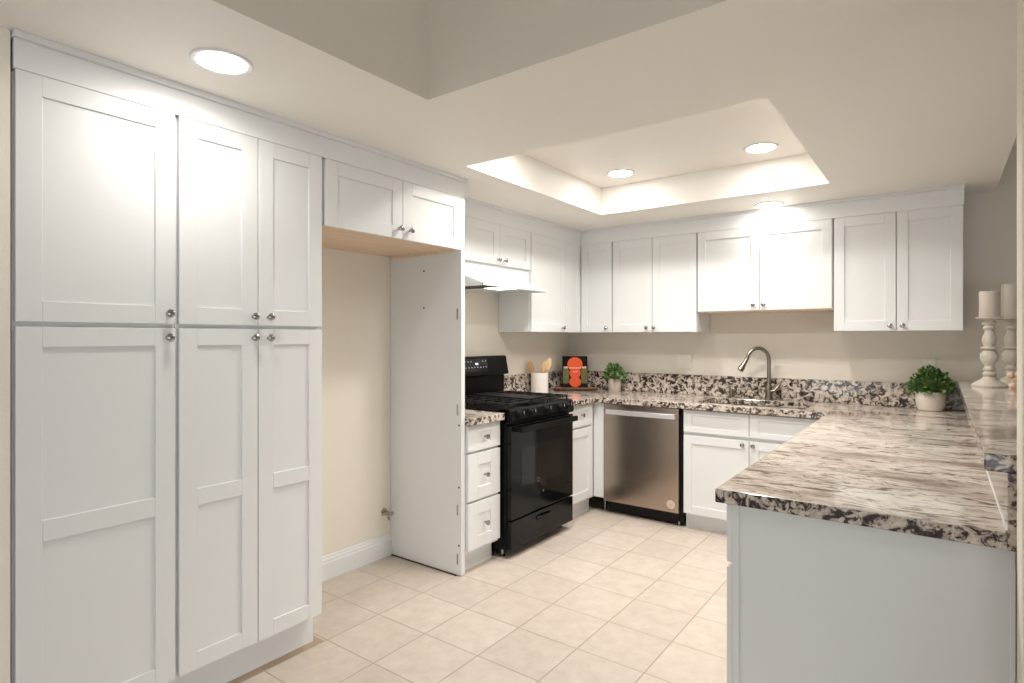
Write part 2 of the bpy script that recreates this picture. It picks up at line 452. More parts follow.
# tall pantry cabinets
c = thing('pantry_cabinet', 'tall white pantry cabinet with one wide door above another, nearest the camera at far left', 'cabinet', (0.3, -4.0, 0))
carcass(c, 'x', -4.236, -3.771, 0.142, 2.192, P - 0.021); toe(c, 'x', -4.236, -3.771, 0.53, 0.142)
shaker(c, 'door', 'x', -4.232, -3.777, 1.434, 2.195, P, knobs=[(-3.802, 1.471)])
shaker(c, 'door', 'x', -4.232, -3.777, 0.146, 1.419, P, mid=(0.751, 0.818), knobs=[(-3.803, 1.385)])
c = thing('pantry_cabinet', 'tall white pantry cabinet with four narrow doors, beside the empty refrigerator alcove', 'cabinet', (0.3, -3.46, 0))
carcass(c, 'x', -3.769, -3.150, 0.142, 2.192, P - 0.021); toe(c, 'x', -3.769, -3.150, 0.53, 0.142)
for u0, u1, ku in ((-3.763, -3.459, -3.479), (-3.455, -3.153, -3.412)):
    shaker(c, 'door', 'x', u0, u1, 1.434, 2.195, P, knobs=[(ku, 1.470)])
    shaker(c, 'door', 'x', u0, u1, 0.146, 1.419, P, mid=(0.757, 0.820), knobs=[(ku, 1.384)])

# cabinet over the refrigerator space
c = thing('wall_cabinet', 'deep white two-door cabinet above the empty refrigerator alcove, bare wood underside', 'cabinet', (0.3, -2.68, 1.9))
carcass(c, 'x', -3.148, -2.213, 1.905, 2.192, P - 0.021)
MB().box((0.004, -3.146, 1.897), (P - 0.024, -2.215, 1.9055)).build('underside_panel', M['ply'], c, label='bare maple plywood underside')
MB().box((0.02, -2.228, 1.882), (P - 0.06, -2.2125, 1.898)).build('cleat', M['ply'], c, label='bare wood cleat')
shaker(c, 'door', 'x', -3.132, -2.665, 1.892, 2.195, P, knobs=[(-2.690, 1.943)])
shaker(c, 'door', 'x', -2.661, -2.206, 1.892, 2.195, P, knobs=[(-2.615, 1.943)])

# tall end panel
c = thing('end_panel', 'tall narrow white panel standing between the refrigerator alcove and the drawers', 'panel', (0.3, -2.195, 0))
MB().box((0.003, -2.2115, 0.004), (P + 0.004, -2.180, 2.192)).build('panel', M['white'], c, bevel=0.001)
for x, z in ((0.301, 1.789), (0.301, 1.564), (0.585, 0.874), (0.585, 0.514), (0.585, 0.177)):
    MB().lathe([(0.0065, 0), (0.0065, 0.0012), (0.002, 0.0016), (0, 0.0016)], (x, -2.2112, z), (0, -1, 0), 12).build('screw', M['slot'], c, label='small dark screw head')
for z in (1.521, 0.963, 0.381, 0.096):
    t = MB(); t.box((0.568, -2.2125, z - 0.032), (0.578, -2.2112, z + 0.032)); t.ball((0.573, -2.2125, z + 0.018), 0.003); t.ball((0.573, -2.2125, z - 0.018), 0.003)
    t.build('hinge_plate', M['chrome'], c, label='narrow grey hinge plate')
MB().box((0.02, -2.222, 0), (0.57, -2.2117, 0.004)).build('debris_strip', M['dirt'], c, label='dark debris line under the panel')  # thin dark strip of debris on the floor along the panel

# wall cabinets, left wall
ZB = 1.424
c = thing('wall_cabinet', 'short white two-door wall cabinet directly above the range hood', 'cabinet', (0.15, -1.46, 1.82))
carcass(c, 'x', -2.178, -1.081, 1.895, 2.188, A - 0.021)
MB().box((0.003, -2.178, 1.812), (A - 0.022, -1.082, 1.894)).build('hood_cover', M['white'], c)
shaker(c, 'door', 'x', -1.845, -1.473, 1.898, 2.184, A, knobs=[(-1.497, 1.932)])
shaker(c, 'door', 'x', -1.469, -1.087, 1.898, 2.184, A, knobs=[(-1.425, 1.932)])
MB().box((0.29, -2.176, 1.898), (A, -1.850, 2.184)).build('filler', M['white'], c)
c = thing('wall_cabinet', 'tall white wall cabinet on the left wall between range hood and corner', 'cabinet', (0.15, -0.7, ZB))
carcass(c, 'x', -1.079, -0.004, ZB + 0.002, 2.188, A - 0.021)
shaker(c, 'door', 'x', -1.074, -0.577, ZB + 0.004, 2.184, A, knobs=[(-0.625, 1.463)])
shaker(c, 'door', 'x', -0.573, -0.320, ZB + 0.004, 2.184, A, stile=0.055)

# wall cabinets, back wall
def back_wall_cab(label, x0, x1, z0, doors):
    c = thing('wall_cabinet', label, 'cabinet', ((x0 + x1) / 2, -0.15, z0))
    carcass(c, 'y', x0 + 0.001, x1 - 0.001, z0 + 0.002, 2.188, A - 0.021)
    for u0, u1, ks in doors:
        shaker(c, 'door', 'y', u0, u1, z0 + 0.004, 2.184, A, stile=0.06, knobs=ks)
    return c
back_wall_cab('narrow white single-door wall cabinet in the back corner', A + 0.001, 0.6155, ZB, [(A + 0.003, 0.611, [(0.567, 1.463)])])
back_wall_cab('white two-door wall cabinet on the back wall above the small plant', 0.6175, 1.331, ZB, [(0.6235, 0.9675, [(0.927, 1.462)]), (0.9715, 1.327, [(0.990, 1.462)])])
c = back_wall_cab('shorter white two-door wall cabinet above the sink', 1.333, 2.2535, 1.577, [(1.338, 1.784, [(1.745, 1.620)]), (1.788, 2.246, [(1.816, 1.620)])])
MB().box((1.34, -A + 0.024, 1.571), (2.25, -0.004, 1.5795)).build('underside_panel', M['ply'], c, label='bare wood underside')
back_wall_cab('white two-door wall cabinet at the right end of the back wall', 2.2545, 2.949, ZB, [(2.261, 2.607, [(2.577, 1.459)]), (2.6125, 2.946, [(2.645, 1.459)])])

# base cabinets
def slab_drawer(root, facing, u0, u1, z0, z1, kn, st=0.062, rl=0.05):
    return shaker(root, 'drawer', facing, u0, u1, z0, z1, B, stile=st, rail=rl, knobs=kn)
c = thing('base_cabinet', 'narrow white base cabinet with a stack of three drawers left of the range', 'cabinet', (0.3, -2.02, 0))
carcass(c, 'x', -2.177, -1.864, 0.115, 0.869, B - 0.021); toe(c, 'x', -2.177, -1.864, 0.55, 0.115)
um = -2.018
slab_drawer(c, 'x', -2.172, -1.868, 0.714, 0.864, [(um, 0.789)], 0.09, 0.042)
slab_drawer(c, 'x', -2.172, -1.868, 0.423, 0.699, [(um, 0.561)], 0.09, 0.072)
slab_drawer(c, 'x', -2.172, -1.868, 0.135, 0.408, [(um, 0.272)], 0.09, 0.072)
c = thing('base_cabinet', 'white base cabinet with one drawer over a door, between range and corner', 'cabinet', (0.3, -0.85, 0))
carcass(c, 'x', -1.076, -0.625, 0.115, 0.869, B - 0.021); toe(c, 'x', -1.076, -0.60, 0.55, 0.115)
slab_drawer(c, 'x', -1.05, -0.672, 0.704, 0.862, [(-0.845, 0.790)], 0.06, 0.046)
shaker(c, 'door', 'x', -1.05, -0.672, 0.135, 0.685, B, stile=0.06)
tag(MB().box((B - 0.018, -B + 0.002, 0.12), (0.695, -B + 0.022, 0.868)).build('filler_panel', M['white'], bevel=0.001), 'narrow white corner filler strip left of the dishwasher', 'panel')
c = thing('base_cabinet', 'white sink base cabinet with two doors right of the dishwasher', 'cabinet', (1.79, -0.3, 0))
m_ = mapper('y')
t = MB(); t.grid([1.333, 1.353, 2.232, 2.252], [-B + 0.021, -B + 0.041, -0.02, -0.003], [0.115, 0.135, 0.869], lambda x, y, z: z < 0.135 or x < 1.353 or x > 2.232 or y < -B + 0.041 or y > -0.02)
t.build('body', M['white'], c, bevel=0.001); toe(c, 'y', 1.333, 2.30, 0.55, 0.115)
for u0, u1, ku in ((1.338, 1.789, 1.752), (1.793, 2.248, 1.820)):
    shaker(c, 'drawer_front', 'y', u0, u1, 0.705, 0.862, B, stile=0.06, rail=0.036)
    shaker(c, 'door', 'y', u0, u1, 0.118, 0.680, B, stile=0.058, rail=0.058, knobs=[(ku, 0.653)])

# peninsula cabinet (doors face the range)
c = thing('peninsula_cabinet', 'white peninsula base cabinet under the granite counter, plain end panel facing the camera', 'cabinet', (2.63, -1.8, 0))
MB().box((2.318, -2.872, 0.10), (2.962, -0.66, 0.869)).build('body', M['white'], c)
MB().box((2.38, -2.868, 0), (2.962, -0.66, 0.10)).build('toe_kick', M['white'], c)
t = MB(); t.box((2.336, -2.884, 0.0), (2.986, -2.872, 0.871)); t.box((2.318, -2.890, 0.0), (2.336, -2.872, 0.871)); t.box((2.978, -2.887, 0.0), (2.988, -2.872, 0.871))
t.build('end_panel', M['white'], c, bevel=0.001)
MB().lathe([(0.003, 0), (0.003, 0.001), (0, 0.001)], (2.327, -2.889, 0.70), (0, -1, 0), 10).build('screw', M['slot'], c)
n = 4
ys = [-2.888 + i * (2.888 - 0.68) / n for i in range(n + 1)]
for y0, y1 in zip(ys, ys[1:]):
    for kind, z0, z1 in (('drawer', 0.683, 0.862), ('door', 0.12, 0.668)):
        t = MB(); a0, a1 = y0 + 0.002, y1 - 0.002; s_ = 0.06; r_ = 0.05
        for q in ((a0, a0 + s_, z0, z1, 2.298), (a1 - s_, a1, z0, z1, 2.298), (a0 + s_, a1 - s_, z0, z0 + r_, 2.298), (a0 + s_, a1 - s_, z1 - r_, z1, 2.298), (a0 + 0.03, a1 - 0.03, z0 + 0.02, z1 - 0.02, 2.307)):
            t.box((q[4], q[0], q[2]), (2.317, q[1], q[3]))
        d = t.build(kind, M['white'], c, bevel=0.0012)
        kk = MB().lathe([(0.0075, 0), (0.005, 0.006), (0.005, 0.013), (0.0145, 0.020), (0.0155, 0.024), (0.009, 0.031), (0, 0.032)], (2.298, (a0 + a1) / 2 if kind == 'drawer' else a1 - 0.03, (z0 + z1) / 2 if kind == 'drawer' else z1 - 0.035), (-1, 0, 0), 16)
        kk.build('knob', M['chrome'], d, smooth=True, label='round satin nickel knob')

# half wall carrying the raised bar, clad in stone
t = MB().box((2.992, -2.905, 0), (3.13, -0.001, 1.058)); struct(t, 'wall_bar', M['wall'])

# ================================================================= STONE
CT, CE = 0.914, 0.8715
SX0, SX1, SY0, SY1 = 1.40, 2.12, -0.545, -0.135
def in_counter(x, y, z):
    if SX0 < x < SX1 and SY0 < y < SY1: return False
    return (x < 0.652 and y > -1.077) or y > -0.654 or x > 2.272
o = MB().grid([0.003, 0.652, SX0, SX1, 2.272, 2.970], [-2.919, -1.077, -0.654, SY0, SY1, -0.003], [CE, CT], in_counter).build('countertop', M['granite'], bevel=0.003)
tag(o, 'polished granite countertop wrapping from the range past the sink along the peninsula', 'countertop')
o = MB().box((0.003, -2.177, CE), (0.652, -1.857, CT)).build('countertop', M['granite'], bevel=0.003)
tag(o, 'small granite countertop piece on the drawers left of the range', 'countertop')
o = MB().grid([0.0235, 2.925, 2.968], [-0.023, -0.003], [CT + 0.0005, 1.0575, 1.078], lambda x, y, z: x < 2.925 or z < 1.0575).build('backsplash', M['granite'], bevel=0.002)
tag(o, 'long low speckled granite backsplash along the back wall behind the sink', 'backsplash')
o = MB().box((0.003, -1.077, CT + 0.0005), (0.023, -0.003, 1.078)).build('backsplash', M['granite'], bevel=0.002)
tag(o, 'short granite backsplash on the left wall behind the white crock', 'backsplash')
o = MB().box((2.9705, -2.912, CE - 0.0), (2.991, -0.004, 1.0575)).build('bar_cladding', M['granite'])
t = MB().box((2.9705, -2.921, CE), (3.13, -2.9125, 1.0575)); e = t.build('end_cladding', M['granite'], o)
MB().box((2.9682, -2.905, CT + 0.0002), (2.9704, -0.03, CT + 0.0025)).build('caulk_line', M['whitetrim'], o)
tag(o, 'upright granite facing between the peninsula counter and the raised bar', 'cladding')
o = MB().box((2.926, -2.921, 1.0585), (3.36, -0.003, 1.103)).build('raised_bar', M['granite'], bevel=0.003)
tag(o, 'raised granite bar top carrying the candlesticks', 'bar top')

# sink
t = MB(); t.grid([SX0 - 0.012, SX0 + 0.004, 1.745, 1.765, SX1 - 0.004, SX1 + 0.012], [SY0 - 0.012, SY0 + 0.004, SY1 - 0.004, SY1 + 0.012], [0.67, 0.675, 0.869],
    lambda x, y, z: z < 0.675 or x < SX0 + 0.004 or x > SX1 - 0.004 or y < SY0 + 0.004 or y > SY1 - 0.004 or 1.745 < x < 1.765)
c = thing('sink', 'double bowl stainless steel undermount sink set in the back counter', 'sink', (1.76, -0.33, 0.67))
t.build('bowl', M['sink'], c, bevel=0.002)
for x in (1.57, 1.94):
    MB().lathe([(0.042, 0), (0.042, 0.003), (0.03, 0.003), (0.028, 0.001), (0, 0.001)], (x, -0.33, 0.675), (0, 0, 1), 20).build('drain', M['chrome'], c, smooth=True)

# faucet
c = thing('faucet', 'brushed nickel gooseneck pull-down faucet behind the sink', 'faucet', (1.797, -0.085, CT))
fx, fy = 1.797, -0.085
MB().lathe([(0.030, 0), (0.031, 0.004), (0.029, 0.012), (0.026, 0.03), (0.025, 0.06), (0.023, 0.10), (0.016, 0.115), (0.0145, 0.13)], (fx, fy, CT), (0, 0, 1), 24).build('base', M['nickel'], c, smooth=True)
dx, dy = -0.76, -0.65
path = [(fx, fy, CT + 0.12), (fx, fy, CT + 0.24)]
R = 0.084; zc = CT + 0.288
path += [(fx, fy, zc - 0.02)]
for i in range(0, 15):
    a = PI * i / 14 * 0.95
    path.append((fx + dx * R * (1 - math.cos(a)), fy + dy * R * (1 - math.cos(a)), zc + 0.012 + 1.05 * R * math.sin(a)))
MB().tube(path, 0.0138, 16).build('spout', M['nickel'], c, smooth=True)
e = Vector(path[-1]); d = (e - Vector(path[-2])).normalized(); d = (d + Vector((dx * 0.35, dy * 0.35, 0))).normalized()
MB().tube([e - d * 0.004, e + d * 0.01, e + d * 0.05, e + d * 0.085, e + d * 0.105, e + d * 0.108], [0.013, 0.0145, 0.017, 0.0225, 0.023, 0.018], 18).build('spray_head', M['nickel'], c, smooth=True)
MB().tube([(fx + 0.015, fy - 0.005, CT + 0.065), (fx + 0.04, fy + 0.002, CT + 0.072), (fx + 0.066, fy + 0.012, CT + 0.105), (fx + 0.085, fy + 0.020, CT + 0.15)], [0.015, 0.013, 0.009, 0.007], 12).build('lever', M['nickel'], c, smooth=True)
o = MB().lathe([(0.024, 0), (0.024, 0.004), (0.018, 0.008), (0.017, 0.06), (0.015, 0.07), (0, 0.072)], (1.525, -0.09, CT), (0, 0, 1), 20).build('air_gap_cap', M['nickel'], smooth=True)
tag(o, 'short round metal cap on the counter left of the faucet', 'cap')

# ================================================================= RANGE
Y0, Y1 = -1.848, -1.084
c = thing('gas_range', 'black freestanding gas range with glass oven door below the hood', 'stove', (0.35, -1.466, 0))
MB().box((0.03, Y0, 0.055), (0.655, Y1, 0.912)).build('body', M['black'], c, bevel=0.003)
# bottom drawer
t = MB(); t.box((0.657, Y0 + 0.006, 0.062), (0.690, Y1 - 0.006, 0.236))
d = t.build('drawer', M['blackglass'], c, bevel=0.004)
t = MB(); t.tube([(0.690, -1.555, 0.192), (0.704, -1.54, 0.195), (0.708, -1.47, 0.195), (0.704, -1.40, 0.195), (0.690, -1.385, 0.192)], 0.009, 10)
t.box((0.688, -1.552, 0.172), (0.692, -1.388, 0.192)); t.build('pull', M['blackplastic'], d, smooth=True)
# oven door
d = MB().box((0.657, Y0 + 0.004, 0.246), (0.690, Y1 - 0.004, 0.832)).build('oven_door', M['blackglass'], c, bevel=0.004)
MB().box((0.689, -1.735, 0.435), (0.6915, -1.225, 0.678)).build('window', M['windowglass'], d, bevel=0.001, label='tinted oven window')
t = MB(); t.box((0.728, Y0 + 0.035, 0.790), (0.752, Y1 - 0.035, 0.827)); h = t.build('handle', M['black'], d, bevel=0.007)
for y in (Y0 + 0.03, Y1 - 0.06): MB().box((0.689, y, 0.795), (0.735, y + 0.03, 0.822)).build('handle_bracket', M['black'], d, bevel=0.003)
t = MB(); t.lathe([(0.009, 0), (0.009, 0.0012), (0.006, 0.0014), (0, 0.0014)], (0.690, -1.478, 0.359), (1, 0, 0), 18); t.build('emblem', M['chrome'], d, smooth=True, label='small silver round emblem')
t = MB(); t.lathe([(0.015, 0), (0.015, 0.0008), (0.0115, 0.0008), (0.0115, 0)], (0.6916, -1.541, 0.446), (1, 0, 0), 22, caps=False); t.build('ring_mark', M['chrome'], d, label='faint grey ring mark')
# control panel with knobs
pts = [(0.60, 0.846), (0.690, 0.846), (0.698, 0.872), (0.688, 0.925), (0.676, 0.938), (0.60, 0.938)]
d = MB().prism([(x, Y0, z) for x, z in pts], (0, Y1 - Y0, 0)).build('control_panel', M['black'], c, bevel=0.003)
for ky in (-1.758, -1.628, -1.444, -1.272, -1.175):
    t = MB(); t.lathe([(0.027, 0), (0.027, 0.004), (0.022, 0.006), (0.0205, 0.026), (0.018, 0.029), (0, 0.029)], (0.692, ky, 0.898), (1, 0, 0.19), 22)
    t.box((0.715, ky - 0.004, 0.885), (0.728, ky + 0.004, 0.925))
    k = t.build('knob', M['blackplastic'], d, smooth=True)
    MB().box((0.7275, ky - 0.0012, 0.905), (0.7288, ky + 0.0012, 0.923)).build('pointer', M['ink'], d, label='white pointer line')
# cooktop, burners, grates
d = MB().box((0.06, Y0, 0.912), (0.676, Y1, 0.936)).build('cooktop', M['black'], c, bevel=0.006)
for bx_, by_, br_ in ((0.22, -1.66, 0.04), (0.50, -1.66, 0.05), (0.22, -1.27, 0.045), (0.50, -1.27, 0.04), (0.36, -1.466, 0.045)):
    MB().lathe([(br_ + 0.02, 0), (br_ + 0.018, 0.005), (br_, 0.006), (br_, 0.016), (br_ - 0.006, 0.02), (0, 0.021)], (bx_, by_, 0.936), (0, 0, 1), 24).build('burner', M['blackmatte'], d, smooth=True)
def grate(y0, y1):
    t = MB(); z0, z1 = 0.955, 0.970; w = 0.011
    x0, x1 = 0.105, 0.655
    for y in (y0, y1 - w): t.box((x0, y, z0), (x1, y + w, z1))
    for x in (x0, 0.375, x1 - w): t.box((x, y0, z0), (x + w, y1, z1))
    ym = (y0 + y1) / 2 - w / 2
    t.box((x0, ym, z0), (x1, ym + w, z1))
    for x in (0.20, 0.285, 0.47, 0.555):
        t.box((x, y0, z0), (x + w, y0 + (y1 - y0) * 0.36, z1)); t.box((x, y1 - (y1 - y0) * 0.36, z0), (x + w, y1, z1))
    for x in (x0, 0.375, x1 - w):
        for y in (y0, y1 - w): t.box((x, y, 0.934), (x + w, y + w, z0 + 0.001))
    return t
for y0, y1 in ((Y0 + 0.018, Y0 + 0.268), (Y1 - 0.268, Y1 - 0.018)):
    grate(y0, y1).build('grate', M['blackmatte'], d, bevel=0.002)
t = MB(); ya, yb = Y0 + 0.272, Y1 - 0.272
for x in (0.105, 0.24, 0.375, 0.51, 0.644): t.box((x, ya, 0.955), (x + 0.011, yb, 0.970))
for y in (ya, (ya + yb) / 2 - 0.0055, yb - 0.011): t.box((0.105, y, 0.955), (0.655, y + 0.011, 0.970))
for x in (0.105, 0.644):
    for y in (ya, yb - 0.011): t.box((x, y, 0.934), (x + 0.011, y + 0.011, 0.956))
t.build('grate', M['blackmatte'], d, bevel=0.002)
# griddle plate in the middle
MB().box((0.13, ya + 0.012, 0.9705), (0.63, yb - 0.012, 0.979)).build('griddle', M['blackmatte'], d, bevel=0.003)
# backguard
pts = [(0.028, 0.912), (0.062, 0.912), (0.062, 1.095), (0.108, 1.102), (0.108, 1.110), (0.082, 1.236), (0.072, 1.244), (0.028, 1.244)]
d = MB().prism([(x, Y0, z) for x, z in pts], (0, Y1 - Y0, 0)).build('backguard', M['black'], c, bevel=0.004)
def on_guard(y, s, lift=0.0012):   # point on the sloped face, s = height
    f = (s - 1.110) / (1.236 - 1.110); return (0.108 + (0.082 - 0.108) * f + lift, y, s)
def guard_quad(y0, y1, z0, z1, lift, name, mat, par):
    a = [Vector(on_guard(y, z, lift)) for y, z in ((y0, z0), (y1, z0), (y1, z1), (y0, z1))]
    return MB().prism(a, (-0.001, 0, -0.0002)).build(name, mat, par)
disp = guard_quad(-1.60, -1.332, 1.135, 1.226, 0.0012, 'display', M['windowglass'], d)
guard_quad(-1.471, -1.446, 1.184, 1.196, 0.0022, 'clock_digits', M['display'], d)
for k in range(8):
    for z in (1.165, 1.208):
        y = -1.585 + k * 0.033
        if z > 1.2 and 2 < k < 6: continue
        a = Vector(on_guard(y, z, 0.0022)); MB().box(a - Vector((0.0006, 0.004, 0.0025)), a + Vector((0.0004, 0.004, 0.0025))).build('button_mark', M['icon'], d)
for x, y in ((0.60, Y0 + 0.03), (0.60, Y1 - 0.03), (0.08, Y0 + 0.03), (0.08, Y1 - 0.03)):
    MB().lathe([(0.02, 0), (0.02, 0.008), (0.009, 0.012), (0.009, 0.056)], (x, y, 0), (0, 0, 1), 14).build('foot', M['chrome'], c, smooth=True)
MB().box((0.56, Y0 + 0.02, 0.012), (0.575, Y1 - 0.02, 0.056)).build('kick_plate', M['blackplastic'], c)

# range hood
c = thing('range_hood', 'slim white under-cabinet range hood with lit lamp above the range', 'range hood', (0.2, -1.466, 1.71))
pts = [(0.003, 1.8115), (0.300, 1.8115), (0.310, 1.795), (0.470, 1.738), (0.470, 1.722), (0.455, 1.722), (0.455, 1.733), (0.02, 1.733), (0.02, 1.722), (0.003, 1.722)]
MB().prism([(x, Y0 + 0.002, z) for x, z in pts], (0, 0.762, 0)).build('canopy', M['white'], c, bevel=0.0015)
for y in (Y0 + 0.002, Y1 - 0.012):
    MB().box((0.003, y, 1.7215), (0.468, y + 0.011, 1.736)).build('side_lip', M['white'], c)
MB().box((0.10, -1.82, 1.7265), (0.44, -1.60, 1.7335)).build('filter', M['blackmatte'], c, label='dark mesh filter')
MB().box((0.27, -1.59, 1.7255), (0.43, -1.42, 1.7335)).build('lamp_lens', M['hoodlens'], c, label='lit white lamp lens')

# ================================================================= DISHWASHER
c = thing('dishwasher', 'stainless steel dishwasher between the corner strip and sink cabinet', 'dishwasher', (1.0, -0.3, 0))
MB().box((0.702, -0.592, 0.10), (1.322, -0.02, 0.866)).build('body', M['blackplastic'], c)
d = MB().box((0.698, -0.632, 0.104), (1.304, -0.593, 0.869)).build('door', M['steel'], c, bevel=0.005)
t = MB(); n = 12
prof = []
for i in range(n + 1):
    f = i / n; x = 0.728 + f * (1.284 - 0.728); y = -0.650 - 0.012 * math.sin(PI * f); prof.append((x, y))
outer = [(x, y, 0.788) for x, y in prof] + [(x, y + 0.010, 0.788) for x, y in reversed(prof)]
t.prism(outer, (0, 0, 0.036)); h = t.build('handle', M['steelbright'], d, bevel=0.003, label='bright curved bar handle')
for x in (0.728, 1.267): MB().box((x, -0.652, 0.790), (x + 0.017, -0.631, 0.822)).build('handle_post', M['steelbright'], d)
MB().lathe([(0.031, 0), (0.031, 0.0008), (0, 0.0008)], (1.246, -0.632, 0.163), (0, -1, 0), 28).build('sticker', M['sticker'], d, label='round pale sticker')
t = MB(); t.lathe([(0.022, 0), (0.022, 0.0005), (0.019, 0.0005), (0.019, 0)], (1.246, -0.6329, 0.163), (0, -1, 0), 24, caps=False)
for k in range(3):
    t.tube([(1.236 + k * 0.007, -0.6331, 0.153), (1.238 + k * 0.007, -0.6331, 0.166), (1.243 + k * 0.007, -0.6331, 0.171), (1.243 + k * 0.007, -0.6331, 0.155)], 0.0012, 6)
t.build('sticker_mark', M['stickerink'], d)
t = MB()
for k in range(6): t.box((0.965 + k * 0.011, -0.6326, 0.192), (0.972 + k * 0.011, -0.6318, 0.200))
t.build('name_mark', M['nickel'], d)
MB().box((0.705, -0.560, 0.012), (1.322, -0.54, 0.104)).build('kick_plate', M['blackplastic'], c)
for x, y, h in ((0.665, -0.535, 0.09), (1.288, -0.575, 0.035)):
    MB().lathe([(0.015, 0), (0.015, 0.008), (0.008, 0.012), (0.008, h)], (x, y, 0), (0, 0, 1), 14).build('foot', M['chrome'], c, smooth=True)

# ================================================================= LIGHTS
def recessed(x, y, z, label, power=1.0, spread=None):
    c = thing('recessed_light', label, 'ceiling light', (x, y, z - 0.008), None)
    t = MB().lathe([(0.078, 0.008), (0.078, 0.003), (0.092, 0.001), (0.096, 0.004), (0.096, 0.008)], (x, y, z - 0.008), (0, 0, 1), 40)
    t.build('trim_ring', M['whitetrim'], c, smooth=True)
    MB().lathe([(0.0775, 0.006), (0.0775, 0.003), (0.05, 0.0015), (0, 0.0010)], (x, y, z - 0.008), (0, 0, 1), 36).build('lens', M['lens'], c, smooth=True, label='glowing white lens')
    ld = bpy.data.lights.new('lamp', 'AREA'); ld.shape = 'DISK'; ld.size = 0.13; ld.energy = LAMP * power
    ld.color = (1.0, 0.955, 0.90); ld.spread = math.radians(spread or SPREAD)
    lo = bpy.data.objects.new('lamp', ld); C.objects.link(lo); lo.parent = c; lo.location = (0, 0, -0.001)
recessed(0.907, -3.765, H, 'round lit downlight in the lowered ceiling above the tall pantry doors', 0.25, 165)
recessed(1.073, -1.104, HT, 'lit downlight in the ceiling tray, left of the two there', 0.8)
recessed(1.981, -1.105, HT, 'lit downlight in the ceiling tray, right of the two there', 0.75)
recessed(1.877, -0.441, H, 'lit downlight in the lowered ceiling right above the sink cabinet', 0.06, 165)
recessed(1.073, -2.05, HT, 'downlight at the near left of the ceiling tray, hidden by its near edge', 1.0)
recessed(1.981, -2.05, HT, 'downlight at the near right of the ceiling tray, hidden by its near edge', 1.2)

# ================================================================= SMALL THINGS
# double switch and outlet on the back wall
c = thing('switch_plate', 'beige double switch plate on the back wall above the dishwasher', 'switch', (1.116, 0, 1.185))
MB().box((1.054, -0.006, 1.125), (1.178, -0.0005, 1.245)).build('plate', M['plate'], c, bevel=0.003)
for x in (1.093, 1.139):
    MB().box((x - 0.017, -0.0085, 1.152), (x + 0.017, -0.0055, 1.218)).build('rocker', M['plate'], c, bevel=0.002)
c = thing('outlet', 'cream wall outlet behind the leafy plant by the bar', 'outlet', (2.775, 0, 1.185))
MB().box((2.738, -0.006, 1.125), (2.812, -0.0005, 1.243)).build('plate', M['plate'], c, bevel=0.003)
for z in (1.163, 1.205):
    MB().lathe([(0.016, 0), (0.016, 0.002), (0, 0.002)], (2.775, -0.0058, z), (0, -1, 0), 18).build('socket', M['plate'], c)
# water valve
c = thing('water_valve', 'small brass water valve on the alcove wall by the end panel', 'valve', (0.02, -2.262, 0.27))
MB().lathe([(0.024, 0), (0.022, 0.004), (0.008, 0.006), (0.008, 0.045), (0, 0.045)], (0.0, -2.262, 0.283), (1, 0, 0), 16).build('stub', M['brass'], c, smooth=True)
MB().tube([(0.04, -2.262, 0.283), (0.04, -2.285, 0.283), (0.04, -2.31, 0.283)], [0.011, 0.010, 0.008], 12).build('body', M['brass'], c, smooth=True)
MB().ball((0.068, -2.262, 0.283), 0.016, (0.5, 1.2, 0.8)).build('handle', M['chrome'], c, smooth=True)
MB().tube([(0.04, -2.262, 0.275), (0.04, -2.262, 0.25), (0.03, -2.25, 0.235)], 0.006, 10).build('outlet_tube', M['chrome'], c, smooth=True)

# utensil crock with three wooden tools
kx, ky = 0.112, -0.655
c = thing('utensil_crock', 'white ceramic utensil crock on the counter beside the range', 'crock', (kx, ky, CT))
MB().lathe([(0.070, 0), (0.074, 0.004), (0.075, 0.17), (0.073, 0.174), (0.070, 0.172), (0.069, 0.02), (0, 0.018)], (kx, ky, CT), (0, 0, 1), 36).build('crock_body', M['crock'], c, smooth=True)
def tool(name, label, mat, foot, head, w, l, flat):
    foot, head = Vector(foot), Vector(head)
    d = (head - foot).normalized()
    cx_ = Vector((-0.59, 0.81, 0)); side = cx_.cross(d).normalized(); nrm = d.cross(side)
    t = MB(); t.tube([foot, foot + (head - foot) * 0.5, head - d * (l * 0.8)], [0.006, 0.006, 0.007], 10)
    rot = Matrix((side, nrm, d)).transposed()
    t.ball(head, 1.0, (w, flat, l), 20, rot)
    tag(t.build(name, mat, smooth=True), label, 'kitchen utensil')
zf_ = CT + 0.024
tool('wooden_spoon', 'wooden spoon leaning left in the white crock', M['spoon'], (kx - 0.024, ky - 0.018, zf_), (kx - 0.052, ky - 0.055, CT + 0.222), 0.027, 0.048, 0.007)
tool('wooden_spoon', 'darker wooden spoon in the middle of the white crock', M['spoon'], (kx + 0.018, ky - 0.024, zf_), (kx + 0.0417, ky + 0.0058, CT + 0.222), 0.027, 0.048, 0.007)
tool('wooden_spatula', 'pale wooden spatula leaning right, tallest in the white crock', M['palespoon'], (kx - 0.0016, ky + 0.036, zf_), (kx + 0.052, ky + 0.053, CT + 0.240), 0.026, 0.055, 0.006)

